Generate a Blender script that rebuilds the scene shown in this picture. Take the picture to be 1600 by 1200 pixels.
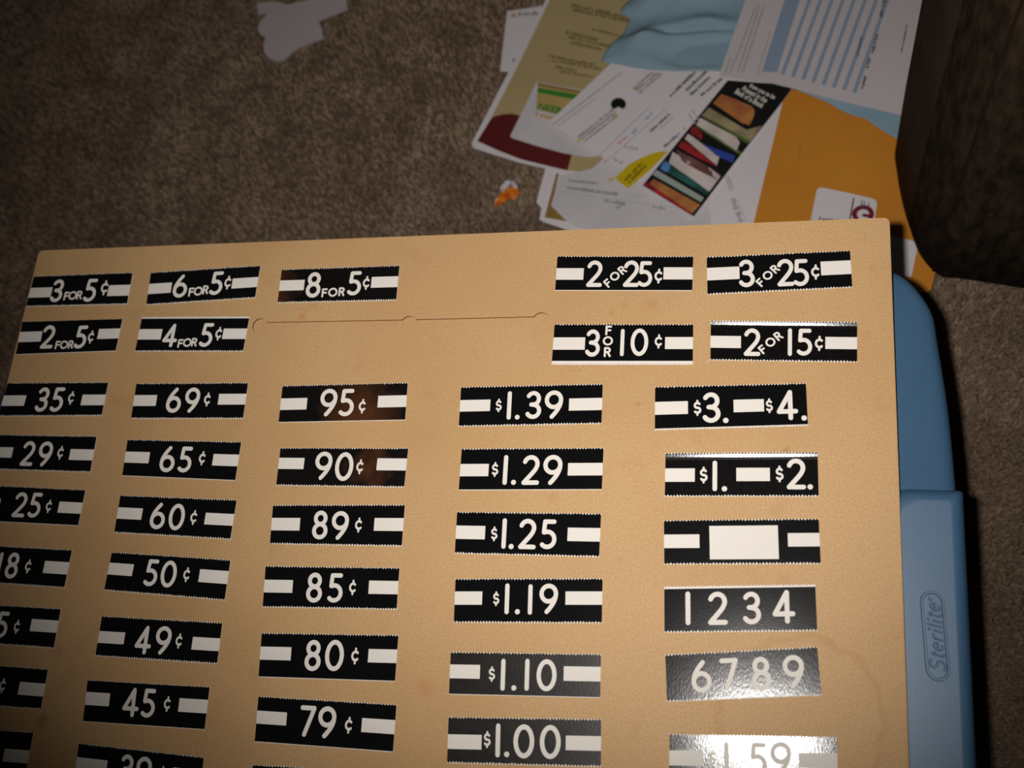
import bpy, bmesh, math, random
import numpy as np
from mathutils import Matrix, Vector, noise

random.seed(7)
for o in list(bpy.data.objects):
    bpy.data.objects.remove(o, do_unlink=True)
C = bpy.context.scene.collection
S = bpy.context.scene

# ------------------------------------------------------------------ camera
CAMZ = 0.74            # the camera looks down on a board that lies 0.24 m above the carpet
BZ = 0.24              # top face of the board
FPX = 1560.0
RCW = np.array([[0.96379656, 0.08358608, -0.25319864],
                [0.00312778, -0.95307337, -0.30272326],
                [-0.26662033, 0.29097168, -0.91883028]])   # rotation world -> camera (x right, y down, z forward)
cam_d = bpy.data.cameras.new('camera')
cam = bpy.data.objects.new('camera', cam_d); C.objects.link(cam)
rw = RCW.T @ np.diag([1, -1, -1])
m4 = Matrix.Identity(4)
for i in range(3):
    for j in range(3):
        m4[i][j] = float(rw[i, j])
m4[2][3] = CAMZ
cam.matrix_world = m4
cam_d.sensor_width = 36.0
cam_d.lens = 36.0 * FPX / 1600.0
cam_d.clip_start = 0.01
cam_d.dof.use_dof = True
cam_d.dof.focus_distance = 0.545
cam_d.dof.aperture_fstop = 8.0
S.camera = cam

# ------------------------------------------------------------------ light and exposure
S.view_settings.view_transform = 'Standard'
S.view_settings.look = 'None'
S.view_settings.gamma = 1.0
S.view_settings.exposure = 0.0
S.view_settings.use_curve_mapping = False
w = bpy.data.worlds.new('dim_room'); S.world = w; w.use_nodes = True
w.node_tree.nodes['Background'].inputs[0].default_value = (1.0, 0.85, 0.65, 1)
w.node_tree.nodes['Background'].inputs[1].default_value = 0.012
# the camera's own flash, a small tube just left of the lens; its beam is aimed past the middle of the board
fl_d = bpy.data.lights.new('camera_flash', 'SPOT')
fl_d.energy = 12.3
fl_d.color = (1.0, 0.95, 0.90)
fl_d.spot_size = math.radians(84)
fl_d.spot_blend = 1.0
fl_d.shadow_soft_size = 0.006
fl = bpy.data.objects.new('camera_flash', fl_d); C.objects.link(fl)
FLASH = Vector((-0.026, 0.004, CAMZ + 0.010))
fl.location = FLASH
fl.rotation_euler = (Vector((-0.122, 0.245, BZ)) - FLASH).to_track_quat('-Z', 'Y').to_euler()


def P(px, py, z):
    """point of the photograph's ray (px, py) on the horizontal plane z"""
    v = RCW.T @ np.array([(px - 800.0) / FPX, (py - 600.0) / FPX, 1.0])
    k = (CAMZ - z) / -v[2]
    return (v[0] * k, v[1] * k)


# ------------------------------------------------------------------ materials
def s2l(c):
    return tuple(((x / 255.0) / 12.92 if x <= 10 else ((x / 255.0 + 0.055) / 1.055) ** 2.4) for x in c) + (1,)


def mat(name, rgb, rough=0.7, spec=0.3, var=0.0, vscale=60.0, bump=0.0, bscale=300.0, rgb2=None, coords='Object', detail=4.0, stretch=None):
    m = bpy.data.materials.new(name); m.use_nodes = True
    n = m.node_tree.nodes; l = m.node_tree.links
    b = n['Principled BSDF']
    b.inputs['Roughness'].default_value = rough
    b.inputs['Specular IOR Level'].default_value = spec
    base = s2l(rgb)
    tc = n.new('ShaderNodeTexCoord'); out = tc.outputs[coords]
    if stretch:
        mp = n.new('ShaderNodeMapping'); mp.inputs['Scale'].default_value = stretch[:3]
        mp.inputs['Rotation'].default_value = (0, 0, stretch[3])
        l.new(out, mp.inputs[0]); out = mp.outputs[0]
    nz = n.new('ShaderNodeTexNoise'); nz.inputs['Scale'].default_value = vscale; nz.inputs['Detail'].default_value = detail
    l.new(out, nz.inputs['Vector'])
    rp = n.new('ShaderNodeValToRGB')
    c2 = s2l(rgb2) if rgb2 else tuple(x * (1 - var) for x in base[:3]) + (1,)
    rp.color_ramp.elements[0].position = 0.35; rp.color_ramp.elements[1].position = 0.65
    rp.color_ramp.elements[0].color = c2
    rp.color_ramp.elements[1].color = base
    l.new(nz.outputs['Fac'], rp.inputs[0]); l.new(rp.outputs[0], b.inputs['Base Color'])
    if bump > 0:
        n2 = n.new('ShaderNodeTexNoise'); n2.inputs['Scale'].default_value = bscale; n2.inputs['Detail'].default_value = 3.0
        l.new(out, n2.inputs['Vector'])
        bp = n.new('ShaderNodeBump'); bp.inputs['Strength'].default_value = bump; bp.inputs['Distance'].default_value = 0.001
        l.new(n2.outputs['Fac'], bp.inputs['Height']); l.new(bp.outputs[0], b.inputs['Normal'])
    return m


M = {}
M['print_black'] = mat('black_print', (17, 17, 18), 0.18, 0.22, var=0.2, vscale=900, bump=0.03, bscale=1500)
M['print_gloss'] = mat('glossy_black_print', (20, 18, 19), 0.15, 0.55, var=0.3, vscale=500, bump=0.045, bscale=1900, stretch=(1.0, 0.3, 1.0, 0.6))
M['print_brown'] = mat('faded_brown_print', (24, 21, 20), 0.34, 0.4, vscale=22, rgb2=(64, 38, 22))
M['print_worn'] = mat('worn_black_print', (26, 24, 22), 0.34, 0.4, vscale=160, rgb2=(36, 32, 28), bump=0.06, bscale=1200)
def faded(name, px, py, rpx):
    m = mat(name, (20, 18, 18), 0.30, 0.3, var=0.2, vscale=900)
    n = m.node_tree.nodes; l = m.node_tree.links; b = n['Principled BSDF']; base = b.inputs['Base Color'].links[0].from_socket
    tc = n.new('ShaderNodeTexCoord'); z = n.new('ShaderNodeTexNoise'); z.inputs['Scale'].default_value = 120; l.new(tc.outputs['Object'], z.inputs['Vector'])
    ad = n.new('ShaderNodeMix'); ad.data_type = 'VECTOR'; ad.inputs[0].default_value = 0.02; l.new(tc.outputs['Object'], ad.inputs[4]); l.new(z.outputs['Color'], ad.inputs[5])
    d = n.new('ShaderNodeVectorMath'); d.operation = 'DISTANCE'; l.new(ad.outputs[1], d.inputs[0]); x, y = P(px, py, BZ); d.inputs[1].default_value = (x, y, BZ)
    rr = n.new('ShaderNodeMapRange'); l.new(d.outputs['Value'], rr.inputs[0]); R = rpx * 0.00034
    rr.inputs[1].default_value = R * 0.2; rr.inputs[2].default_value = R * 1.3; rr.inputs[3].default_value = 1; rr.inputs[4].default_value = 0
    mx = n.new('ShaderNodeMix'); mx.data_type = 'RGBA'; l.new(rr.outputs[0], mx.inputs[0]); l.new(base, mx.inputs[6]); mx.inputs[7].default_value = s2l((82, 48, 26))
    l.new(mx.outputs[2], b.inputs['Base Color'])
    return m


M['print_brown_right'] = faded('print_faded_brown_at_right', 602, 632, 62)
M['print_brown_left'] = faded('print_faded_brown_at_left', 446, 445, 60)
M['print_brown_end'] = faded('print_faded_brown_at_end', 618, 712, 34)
M['letter_white'] = mat('cream_white_lettering', (238, 232, 224), 0.6, 0.12, var=0.02, vscale=800)
M['paper_white'] = mat('white_vinyl_backing', (236, 232, 226), 0.5, 0.4, var=0.02, vscale=800)
M['speck'] = mat('dark_speck', (60, 50, 40), 0.8, 0.1)
M['paper'] = mat('white_paper', (224, 218, 221), 0.75, 0.2, var=0.05, vscale=18)
M['paper_grey'] = mat('grey_white_paper', (212, 209, 213), 0.75, 0.2, var=0.10, vscale=25)
M['statement'] = mat('off_white_statement_paper', (204, 197, 200), 0.75, 0.2, var=0.04, vscale=18)
M['khaki'] = mat('khaki_print', (184, 164, 118), 0.7, 0.2, var=0.06, vscale=30)
M['khaki_ink'] = mat('khaki_ink', (128, 112, 76), 0.7, 0.2)
M['maroon'] = mat('maroon_print', (96, 32, 32), 0.6, 0.25, var=0.08, vscale=30)
M['gold'] = mat('gold_brown_print', (150, 118, 66), 0.6, 0.25, var=0.1, vscale=60)
M['yellow_tan'] = mat('yellow_tan_print', (190, 164, 100), 0.7, 0.2, var=0.1, vscale=60)
M['green'] = mat('green_ink', (62, 138, 52), 0.7, 0.2, var=0.15, vscale=200)
M['orange_ink'] = mat('orange_ink', (204, 156, 104), 0.7, 0.2)
M['yellow'] = mat('yellow_print', (206, 180, 16), 0.6, 0.25, var=0.05, vscale=60)
M['ink_dark'] = mat('dark_ink', (70, 78, 70), 0.7, 0.2)
M['ink_grey'] = mat('grey_ink', (150, 147, 146), 0.7, 0.2)
M['ink_light'] = mat('pale_grey_ink', (176, 175, 176), 0.7, 0.2)
M['ink_black'] = mat('black_ink', (20, 22, 20), 0.6, 0.25)
M['ink_olive'] = mat('olive_ink', (120, 104, 8), 0.7, 0.2)
M['blue_ink'] = mat('blue_grey_ink', (140, 157, 180), 0.7, 0.2)
M['red_ink'] = mat('faint_red_ink', (214, 130, 124), 0.7, 0.2)
M['sky_ink'] = mat('faint_blue_ink', (130, 160, 196), 0.7, 0.2)
M['photo_black'] = mat('photo_black', (24, 24, 22), 0.5, 0.3)
M['photo_orange'] = mat('photo_orange_brown', (196, 132, 72), 0.5, 0.3, vscale=60, rgb2=(160, 92, 60))
M['photo_beige'] = mat('photo_beige', (176, 160, 124), 0.5, 0.3, vscale=50, rgb2=(120, 108, 82))
M['photo_white'] = mat('photo_white', (220, 208, 204), 0.5, 0.3, vscale=50, rgb2=(196, 180, 178))
M['photo_red'] = mat('photo_red', (190, 48, 54), 0.5, 0.3, vscale=60, rgb2=(120, 34, 36))
M['photo_blue'] = mat('photo_blue', (52, 74, 160), 0.5, 0.3)
M['photo_lightblue'] = mat('photo_light_blue', (88, 140, 206), 0.5, 0.3)
M['photo_teal'] = mat('photo_teal', (52, 120, 112), 0.5, 0.3, vscale=60, rgb2=(40, 70, 66))
M['photo_grey'] = mat('photo_grey', (160, 172, 164), 0.5, 0.3)
M['photo_mauve'] = mat('photo_mauve_brown', (130, 88, 84), 0.5, 0.3, vscale=60, rgb2=(70, 44, 40))
M['photo_green'] = mat('photo_green', (84, 110, 50), 0.5, 0.3)
M['manila'] = mat('orange_manila_paper', (212, 142, 46), 0.7, 0.25, vscale=7, rgb2=(198, 124, 36), bump=0.1, bscale=120)
M['maroon_logo'] = mat('maroon_logo_ink', (120, 30, 50), 0.6, 0.2)
M['foam'] = mat('white_board', (196, 186, 188), 0.7, 0.2, var=0.03)
M['blue_cloth'] = mat('pale_blue_cloth', (142, 170, 186), 0.8, 0.15, var=0.08, vscale=30, bump=0.25, bscale=700)
M['foil'] = mat('orange_foil', (236, 140, 30), 0.25, 0.8, vscale=200, rgb2=(200, 90, 20))
M['film'] = mat('clear_white_film', (226, 222, 230), 0.2, 0.9, var=0.15, vscale=200)
M['suede'] = mat('dark_brown_suede', (74, 60, 48), 0.95, 0.05, vscale=60, rgb2=(64, 52, 41), bump=0.35, bscale=420, stretch=(1.0, 0.45, 0.45, 0.0))
M['suede_nap'] = mat('napped_dark_brown_suede', (66, 53, 40), 0.95, 0.05, vscale=150, rgb2=(38, 31, 25), bump=0.9, bscale=340, stretch=(1.0, 1.0, 0.35, 0.0))
M['suede_seam'] = mat('dark_seam', (44, 35, 27), 0.95, 0.05)
M['blue_body'] = mat('blue_bin_plastic', (92, 122, 150), 0.5, 0.4, var=0.05)


def plastic():
    m = mat('dusty_blue_plastic', (68, 104, 136), 0.44, 0.8, vscale=9, rgb2=(62, 98, 130), bump=0.025, bscale=900)
    return m


M['lid'] = plastic()


def board_mat():
    m = mat('tan_hardboard', (210, 172, 124), 0.55, 0.22, vscale=900, rgb2=(196, 157, 110), bump=0.10, bscale=700)
    n = m.node_tree.nodes; l = m.node_tree.links
    b = n['Principled BSDF']
    base = b.inputs['Base Color'].links[0].from_socket
    tc = n.new('ShaderNodeTexCoord')

    def mixin(base, fac, col, mode='MIX'):
        mx = n.new('ShaderNodeMix'); mx.data_type = 'RGBA'; mx.blend_type = mode
        l.new(fac, mx.inputs[0]); l.new(base, mx.inputs[6]); mx.inputs[7].default_value = s2l(col)
        return mx.outputs[2]

    def noise_fac(scale, lo, hi, amount, seed=0.0):
        mp = n.new('ShaderNodeMapping'); mp.inputs['Location'].default_value = (seed, seed * 0.7, 0)
        l.new(tc.outputs['Object'], mp.inputs[0])
        z = n.new('ShaderNodeTexNoise'); z.inputs['Scale'].default_value = scale; z.inputs['Detail'].default_value = 3
        l.new(mp.outputs[0], z.inputs['Vector'])
        r = n.new('ShaderNodeMapRange'); r.inputs[1].default_value = lo; r.inputs[2].default_value = hi
        r.inputs[3].default_value = 0; r.inputs[4].default_value = amount
        l.new(z.outputs['Fac'], r.inputs[0])
        return r.outputs[0]
    base = mixin(base, noise_fac(11, 0.42, 0.72, 0.42), (186, 142, 92))           # broad mottling
    base = mixin(base, noise_fac(55, 0.62, 0.78, 0.35, 3.1), (176, 128, 80))    # small brown stains
    base = mixin(base, noise_fac(900, 0.66, 0.76, 0.45, 5.7), (128, 92, 56))    # dark fibres
    base = mixin(base, noise_fac(1000, 0.66, 0.76, 0.45, 9.2), (232, 204, 160))  # pale fibres

    def blob(base, px, py, rpx, col, amount, ring=False):
        x, y = P(px, py, BZ); r = rpx * 0.00034
        d = n.new('ShaderNodeVectorMath'); d.operation = 'DISTANCE'
        wz = n.new('ShaderNodeTexNoise'); wz.inputs['Scale'].default_value = 90
        l.new(tc.outputs['Object'], wz.inputs['Vector'])
        ad = n.new('ShaderNodeMix'); ad.data_type = 'VECTOR'; ad.inputs[0].default_value = 0.010 if ring else 0.006
        l.new(tc.outputs['Object'], ad.inputs[4]); l.new(wz.outputs['Color'], ad.inputs[5])
        l.new(ad.outputs[1], d.inputs[0]); d.inputs[1].default_value = (x, y, BZ)
        rr = n.new('ShaderNodeMapRange')
        if ring:
            c2 = n.new('ShaderNodeMath'); c2.operation = 'SUBTRACT'; l.new(d.outputs['Value'], c2.inputs[0]); c2.inputs[1].default_value = r
            c3 = n.new('ShaderNodeMath'); c3.operation = 'ABSOLUTE'; l.new(c2.outputs[0], c3.inputs[0])
            l.new(c3.outputs[0], rr.inputs[0]); rr.inputs[1].default_value = 0.0; rr.inputs[2].default_value = 0.0028
        else:
            l.new(d.outputs['Value'], rr.inputs[0]); rr.inputs[1].default_value = r * 0.6; rr.inputs[2].default_value = r * 1.25
        rr.inputs[3].default_value = amount; rr.inputs[4].default_value = 0.0
        return mixin(base, rr.outputs[0], col)
    for a in [(1238, 698, 8, (166, 92, 46), 0.6), (1249, 702, 6, (166, 92, 46), 0.5), (484, 491, 8, (190, 132, 72), 0.55),
              (679, 1067, 16, (196, 128, 84), 0.35), (966, 481, 6, (184, 132, 80), 0.4), (987, 582, 5, (184, 132, 80), 0.4),
              (1005, 625, 6, (170, 118, 70), 0.4), (390, 606, 7, (90, 64, 40), 0.5), (360, 478, 6, (110, 80, 50), 0.4),
              (1351, 537, 6, (186, 134, 74), 0.4), (1369, 416, 6, (190, 138, 80), 0.35), (870, 372, 7, (184, 132, 80), 0.3),
              (1107, 374, 4, (236, 222, 200), 0.5), (1116, 585, 4, (236, 222, 206), 0.6), (1117, 560, 3, (236, 222, 206), 0.5),
              (80, 1120, 12, (120, 84, 50), 0.4), (100, 1008, 16, (170, 110, 80), 0.3), (980, 865, 7, (180, 128, 78), 0.35), (990, 846, 6, (180, 128, 78), 0.35),
              (77, 1170, 3, (60, 46, 30), 0.5)]:
        base = blob(base, *a)
    base = blob(base, 1270, 1105, 105, (180, 130, 72), 0.32, ring=True)
    l.new(base, b.inputs['Base Color'])
    return m


M['board'] = board_mat()


# ------------------------------------------------------------------ helpers
def tag(o, label=None, cat=None, group=None, kind=None):
    if label: o['label'] = label
    if cat: o['category'] = cat
    if group: o['group'] = group
    if kind: o['kind'] = kind
    return o


def empty(name, loc):
    o = bpy.data.objects.new(name, None); C.objects.link(o); o.location = loc
    o.empty_display_size = 0.02
    return o


def link(name, me, m, parent=None, smooth=False):
    if m is not None:
        me.materials.clear()
        for x in (m if isinstance(m, (list, tuple)) else [m]):
            me.materials.append(x)
    o = bpy.data.objects.new(name, me); C.objects.link(o)
    if parent is not None:
        o.parent = parent
        o.matrix_parent_inverse = Matrix.Translation(-Vector(parent.location))
    if smooth:
        me.polygons.foreach_set('use_smooth', [True] * len(me.polygons))
    me.update()
    return o


def pyd(name, v, f, m, parent=None, smooth=False):
    used = sorted({i for q in f for i in q}); ix = {a: b for b, a in enumerate(used)}
    me = bpy.data.meshes.new(name); me.from_pydata([tuple(map(float, v[i])) for i in used], [], [tuple(ix[i] for i in q) for q in f])
    return link(name, me, m, parent, smooth)


def frombm(name, bm, m, parent=None, smooth=False):
    me = bpy.data.meshes.new(name); bm.normal_update(); bm.to_mesh(me); bm.free()
    return link(name, me, m, parent, smooth)


# ------------------------------------------------------------------ stroke lettering
def arc(cx, cy, rx, ry, a0, a1, n=18):
    return [(cx + rx * math.cos(math.radians(a0 + (a1 - a0) * i / n)), cy + ry * math.sin(math.radians(a0 + (a1 - a0) * i / n))) for i in range(n + 1)]


def bez(p0, p1, p2, p3, n=10):
    r = []
    for i in range(n + 1):
        t = i / n; u = 1 - t
        r.append(tuple(u ** 3 * a + 3 * u * u * t * b + 3 * u * t * t * c + t ** 3 * d for a, b, c, d in zip(p0, p1, p2, p3)))
    return r


def glyph(ch, t=0.165):
    """centre lines of a round-ended sans letter, height 1 about the origin -> [(points, closed)]"""
    h = 0.5 - t / 2
    if ch == '0':
        return [(arc(0, 0, 0.345 - t / 2, h, 0, 360, 40)[:-1], True)], t
    if ch == '1':
        return [([(0, h), (0, -h)], False)], t
    if ch == '2':
        r = 0.30 - t / 2
        a = arc(0, h - r, r, r, 160, -28, 18)
        return [(a + bez(a[-1], (r * 0.75, -0.02), (-0.05, -0.22), (-r, -h), 8), False), ([(-r, -h), (r + 0.01, -h)], False)], t
    if ch == '3':
        r1, r2 = 0.205, 0.215
        return [(arc(-0.02, h - r1, 0.20, r1, 150, -90, 20) , False), (arc(-0.02, -h + r2, 0.225, r2, 90, -150, 20), False),
                ([(-0.09, h - 2 * r1), (-0.02, h - 2 * r1)], False)], t
    if ch == '4':
        return [([(0.10, h), (-0.27, -0.21)], False), ([(-0.27, -0.21), (0.27, -0.21)], False), ([(0.10, h), (0.10, -h)], False)], t
    if ch == '5':
        a = arc(-0.03, -h + 0.255, 0.25, 0.255, 112, -135, 20)
        return [([(0.19, h), (-0.13, h)], False), ([(-0.13, h), (-0.16, a[0][1] - 0.0)], False), ([(-0.16, a[0][1])] + a, False)], t
    if ch in '69':
        r = 0.255
        a = arc(0, -h + r, r, r, 0, 360, 32)
        s = bez((-r + 0.002, -h + r + 0.02), (-r, 0.06), (-0.10, 0.26), (0.06, h), 12)
        k = 1 if ch == '6' else -1
        return [([(x * k, y * k) for x, y in a[:-1]], True), ([(x * k, y * k) for x, y in s], False)], t
    if ch == '7':
        return [([(-0.23, h), (0.22, h)], False), ([(0.22, h), (-0.10, -h)], False)], t
    if ch == '8':
        r1, r2 = 0.195, 0.225
        return [(arc(0, h - r1, 0.19, r1, 0, 360, 30)[:-1], True), (arc(0, -h + r2, 0.225, r2, 0, 360, 30)[:-1], True)], t
    if ch == '.':
        return [([(0, -h), (0, -h + 0.001)], False)], t * 1.15
    if ch == '$':
        t = 0.15
        return [(arc(0, 0.15, 0.18, 0.15, 35, 250, 14) + [(0.0, 0.0)][:0] + arc(0, -0.15, 0.20, 0.15, 70, -145, 14), False),
                ([(0, 0.30), (0, 0.43)], False), ([(0, -0.30), (0, -0.43)], False)], t
    if ch == 'c':
        t = 0.16
        return [(arc(0.04, 0, 0.25, 0.25, 48, 312, 20), False), ([(0.05, 0.25), (0.05, 0.43)], False), ([(0.02, -0.25), (0.02, -0.43)], False)], t
    t = 0.2; h = 0.4
    if ch == 'F':
        return [([(-0.22, -h), (-0.22, h)], False), ([(-0.22, h), (0.22, h)], False), ([(-0.22, 0.02), (0.16, 0.02)], False)], t
    if ch == 'O':
        return [(arc(0, 0, h + 0.02, h, 0, 360, 28)[:-1], True)], t
    if ch == 'R':
        return [([(-0.24, -h), (-0.24, h)], False), ([(-0.24, h)] + arc(0.02, h - 0.2, 0.2, 0.2, 90, -90, 10) + [(-0.24, h - 0.4)], False), ([(0.02, 0.0), (0.24, -h)], False)], t


def ribbon(pts, closed, t, V, F, z, caps=True):
    """a flat stroke of width t along pts appended to V, F (2-D points, height z)"""
    n = len(pts); L = []; Rr = []
    for i in range(n):
        a = pts[(i - 1) % n] if (closed or i > 0) else pts[i]
        b = pts[(i + 1) % n] if (closed or i < n - 1) else pts[i]
        dx, dy = b[0] - a[0], b[1] - a[1]; d = math.hypot(dx, dy) or 1
        nx, ny = -dy / d * t / 2, dx / d * t / 2
        L.append((pts[i][0] + nx, pts[i][1] + ny)); Rr.append((pts[i][0] - nx, pts[i][1] - ny))
    s = len(V)
    for i in range(n):
        V.append((L[i][0], L[i][1], z)); V.append((Rr[i][0], Rr[i][1], z))
    for i in range(n if closed else n - 1):
        j = (i + 1) % n
        F.append((s + 2 * i, s + 2 * i + 1, s + 2 * j + 1, s + 2 * j))
    if caps and not closed:
        for e, sg in ((0, -1), (n - 1, 1)):
            p = pts[e]; q = pts[e + 1] if e == 0 else pts[e - 1]
            d = math.atan2(p[1] - q[1], p[0] - q[0]); c = len(V); V.append((p[0], p[1], z + 1e-4))
            k = 8
            for i in range(k + 1):
                a = d - math.pi / 2 + math.pi * i / k
                V.append((p[0] + math.cos(a) * t / 2, p[1] + math.sin(a) * t / 2, z + 1e-4))
            for i in range(k):
                F.append((c, c + 1 + i, c + 2 + i))


# ------------------------------------------------------------------ price strips
def homog(src, dst):
    A = []; B = []
    for (x, y), (u, v) in zip(src, dst):
        A.append([x, y, 1, 0, 0, 0, -u * x, -u * y]); B.append(u)
        A.append([0, 0, 0, x, y, 1, -v * x, -v * y]); B.append(v)
    h = np.linalg.solve(np.array(A), np.array(B))
    return np.array([[h[0], h[1], h[2]], [h[3], h[4], h[5]], [h[6], h[7], 1]])


def hap(H, p):
    q = H @ np.array([p[0], p[1], 1.0]); return (q[0] / q[2], q[1] / q[2])


CROP = {'A': (0, 370, 4), 'B': (400, 370, 4), 'Cc': (800, 370, 4), 'D': (1100, 370, 4), 'E': (0, 580, 4), 'F': (0, 850, 4), 'G': (0, 900, 4),
        'H': (350, 580, 4), 'I': (350, 850, 4), 'J': (350, 900, 4), 'K': (650, 580, 4), 'Mm': (650, 900, 4), 'N': (970, 580, 4),
        'O': (970, 850, 4), 'Pp': (970, 900, 4)}


def price_strip(label, crop, quad, bars, glyphs, ink='print_black', wf=0.97, edge=None, curl=None, tilt=None, teeth=(1, 1)):
    """quad: four corners TL TR BR BL, bars: (x0, x1, y0, y1) with None for the strip's own end, glyphs: (char, x, y, height[, turn])"""
    ox, oy, s = CROP[crop]
    W = lambda p: P(ox + p[0] / s, oy + p[1] / s, BZ)
    Q = [W(p) for p in quad]
    Q = [(max(x, bx0 + 0.0003), y) for x, y in Q]       # strips of the first column end at the board's edge
    wid = (math.dist(Q[0], Q[1]) + math.dist(Q[3], Q[2])) / 2
    hei = (math.dist(Q[0], Q[3]) + math.dist(Q[1], Q[2])) / 2
    unit = [(0, 0), (1, 0), (1, 1), (0, 1)]
    Hb = homog(unit, Q)                       # strip coordinates -> board
    Hi = homog(Q, unit)
    uv = lambda p: hap(Hi, W(p))
    cen = hap(Hb, (0.5, 0.5))
    root = empty('price_strip', (cen[0], cen[1], BZ))
    tag(root, label, 'price label', 'printed price strips stuck on the hardboard')

    def lift(u, v):
        z = 0.0
        if curl and v < 0.16: z += curl * ((0.16 - v) / 0.16) ** 1.6
        if tilt: z += tilt * v * hei
        return z

    def to3(u, v, z):
        x, y = hap(Hb, (u, v)); return (x, y, BZ + z + lift(u, v))
    n = int(wid / 0.00155)
    rnd = random.Random(sum(ord(q) * (k + 1) for k, q in enumerate(label)))

    def sheet(name, m, z0, z1, v0, v1, amp0, amp1, ph):
        rows = [v0, v0 + 0.04, 0.10, 0.16, 0.5, v1 - 0.04, v1]
        V = []; F = []
        cols = 2 * n + 1
        for k, v in enumerate(rows):
            for i in range(cols):
                u = i / (cols - 1); vv = v
                odd = (i + ph) % 2
                if k == 0 and odd: vv += amp0 * (0.7 + 0.6 * rnd.random())
                if k == len(rows) - 1 and odd: vv -= amp1 * (0.7 + 0.6 * rnd.random())
                V.append(to3(u, vv, z1))
        F = [(k * cols + i, (k + 1) * cols + i, (k + 1) * cols + i + 1, k * cols + i + 1) for k in range(len(rows) - 1) for i in range(cols - 1)]
        base = len(V)
        if z0 is not None:                     # side walls down to the board
            ring = [i for i in range(cols)] + [k * cols + cols - 1 for k in range(1, len(rows))] + \
                   [(len(rows) - 1) * cols + i for i in range(cols - 2, -1, -1)] + [k * cols for k in range(len(rows) - 2, 0, -1)]
            for i in ring: V.append((V[i][0], V[i][1], V[i][2] - (z1 - z0)))
            r = len(ring)
            for i in range(r):
                j = (i + 1) % r
                F.append((ring[i], ring[j], base + j, base + i))
        return pyd(name, V, F, M[m], root)
    sheet('backing', 'paper_white', 0.00002, 0.00022, 0, 1, 0.03 * teeth[0], 0.03 * teeth[1], 0)
    v0, v1 = 0.004, 0.985
    a0, a1 = 0.035 * teeth[0], 0.035 * teeth[1]
    if edge == 'top': v0, a0 = 0.06, 0
    if edge == 'bottom': v1, a1 = 0.90, 0
    if edge == 'thin_bottom': v1, a1 = 0.955, 0
    sheet('black_print', ink, None, 0.00030, v0, v1, a0, a1, 1)
    for b in bars:
        x0, x1, y0, y1 = b
        xm = x1 if x0 is None else x0
        ua, va = uv((xm, y0)); ub, vb = uv((xm, y1))
        if x0 is None: u0, u1 = 0.0, (ua + ub) / 2
        elif x1 is None: u0, u1 = (ua + ub) / 2, 1.0
        else: u0 = (ua + ub) / 2; u1 = (uv((x1, y0))[0] + uv((x1, y1))[0]) / 2
        V = [to3(u, v, 0.00036) for u, v in ((u0, va), (u0, vb), (u1, vb), (u1, va))]
        pyd('white_bar', V, [(0, 1, 2, 3)], M['letter_white'], root)
    if glyphs:
        V = []; F = []; zk = 0
        for g in glyphs:
            ch, gx, gy, gh = g[:4]; turn = g[4] if len(g) > 4 else 0
            uc, vc = uv((gx, gy)); gv = uv((gx, gy + gh / 2))[1] - uv((gx, gy - gh / 2))[1]
            H = gv * hei
            st, t = glyph(ch, 0.15) if ch not in '$cFOR' else glyph(ch)
            vv = []; ff = []
            for pts, closed in st:
                zk += 1
                ribbon(pts, closed, t, vv, ff, zk)
            ct, sn = math.cos(math.radians(turn)), math.sin(math.radians(turn))
            o = len(V)
            for x, y, z in vv:
                X = x * H * (wf if ch not in '.$cFOR' else (0.84 if ch in '$c' else 1.0)); Y = y * H
                X, Y = X * ct - Y * sn, X * sn + Y * ct
                V.append(to3(uc + X / wid, vc - Y / hei, 0.00036 + z * 2e-6))
            F += [tuple(i + o for i in f) for f in ff]
        pyd('lettering', V, F, M['letter_white'], root)
    return root


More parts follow.
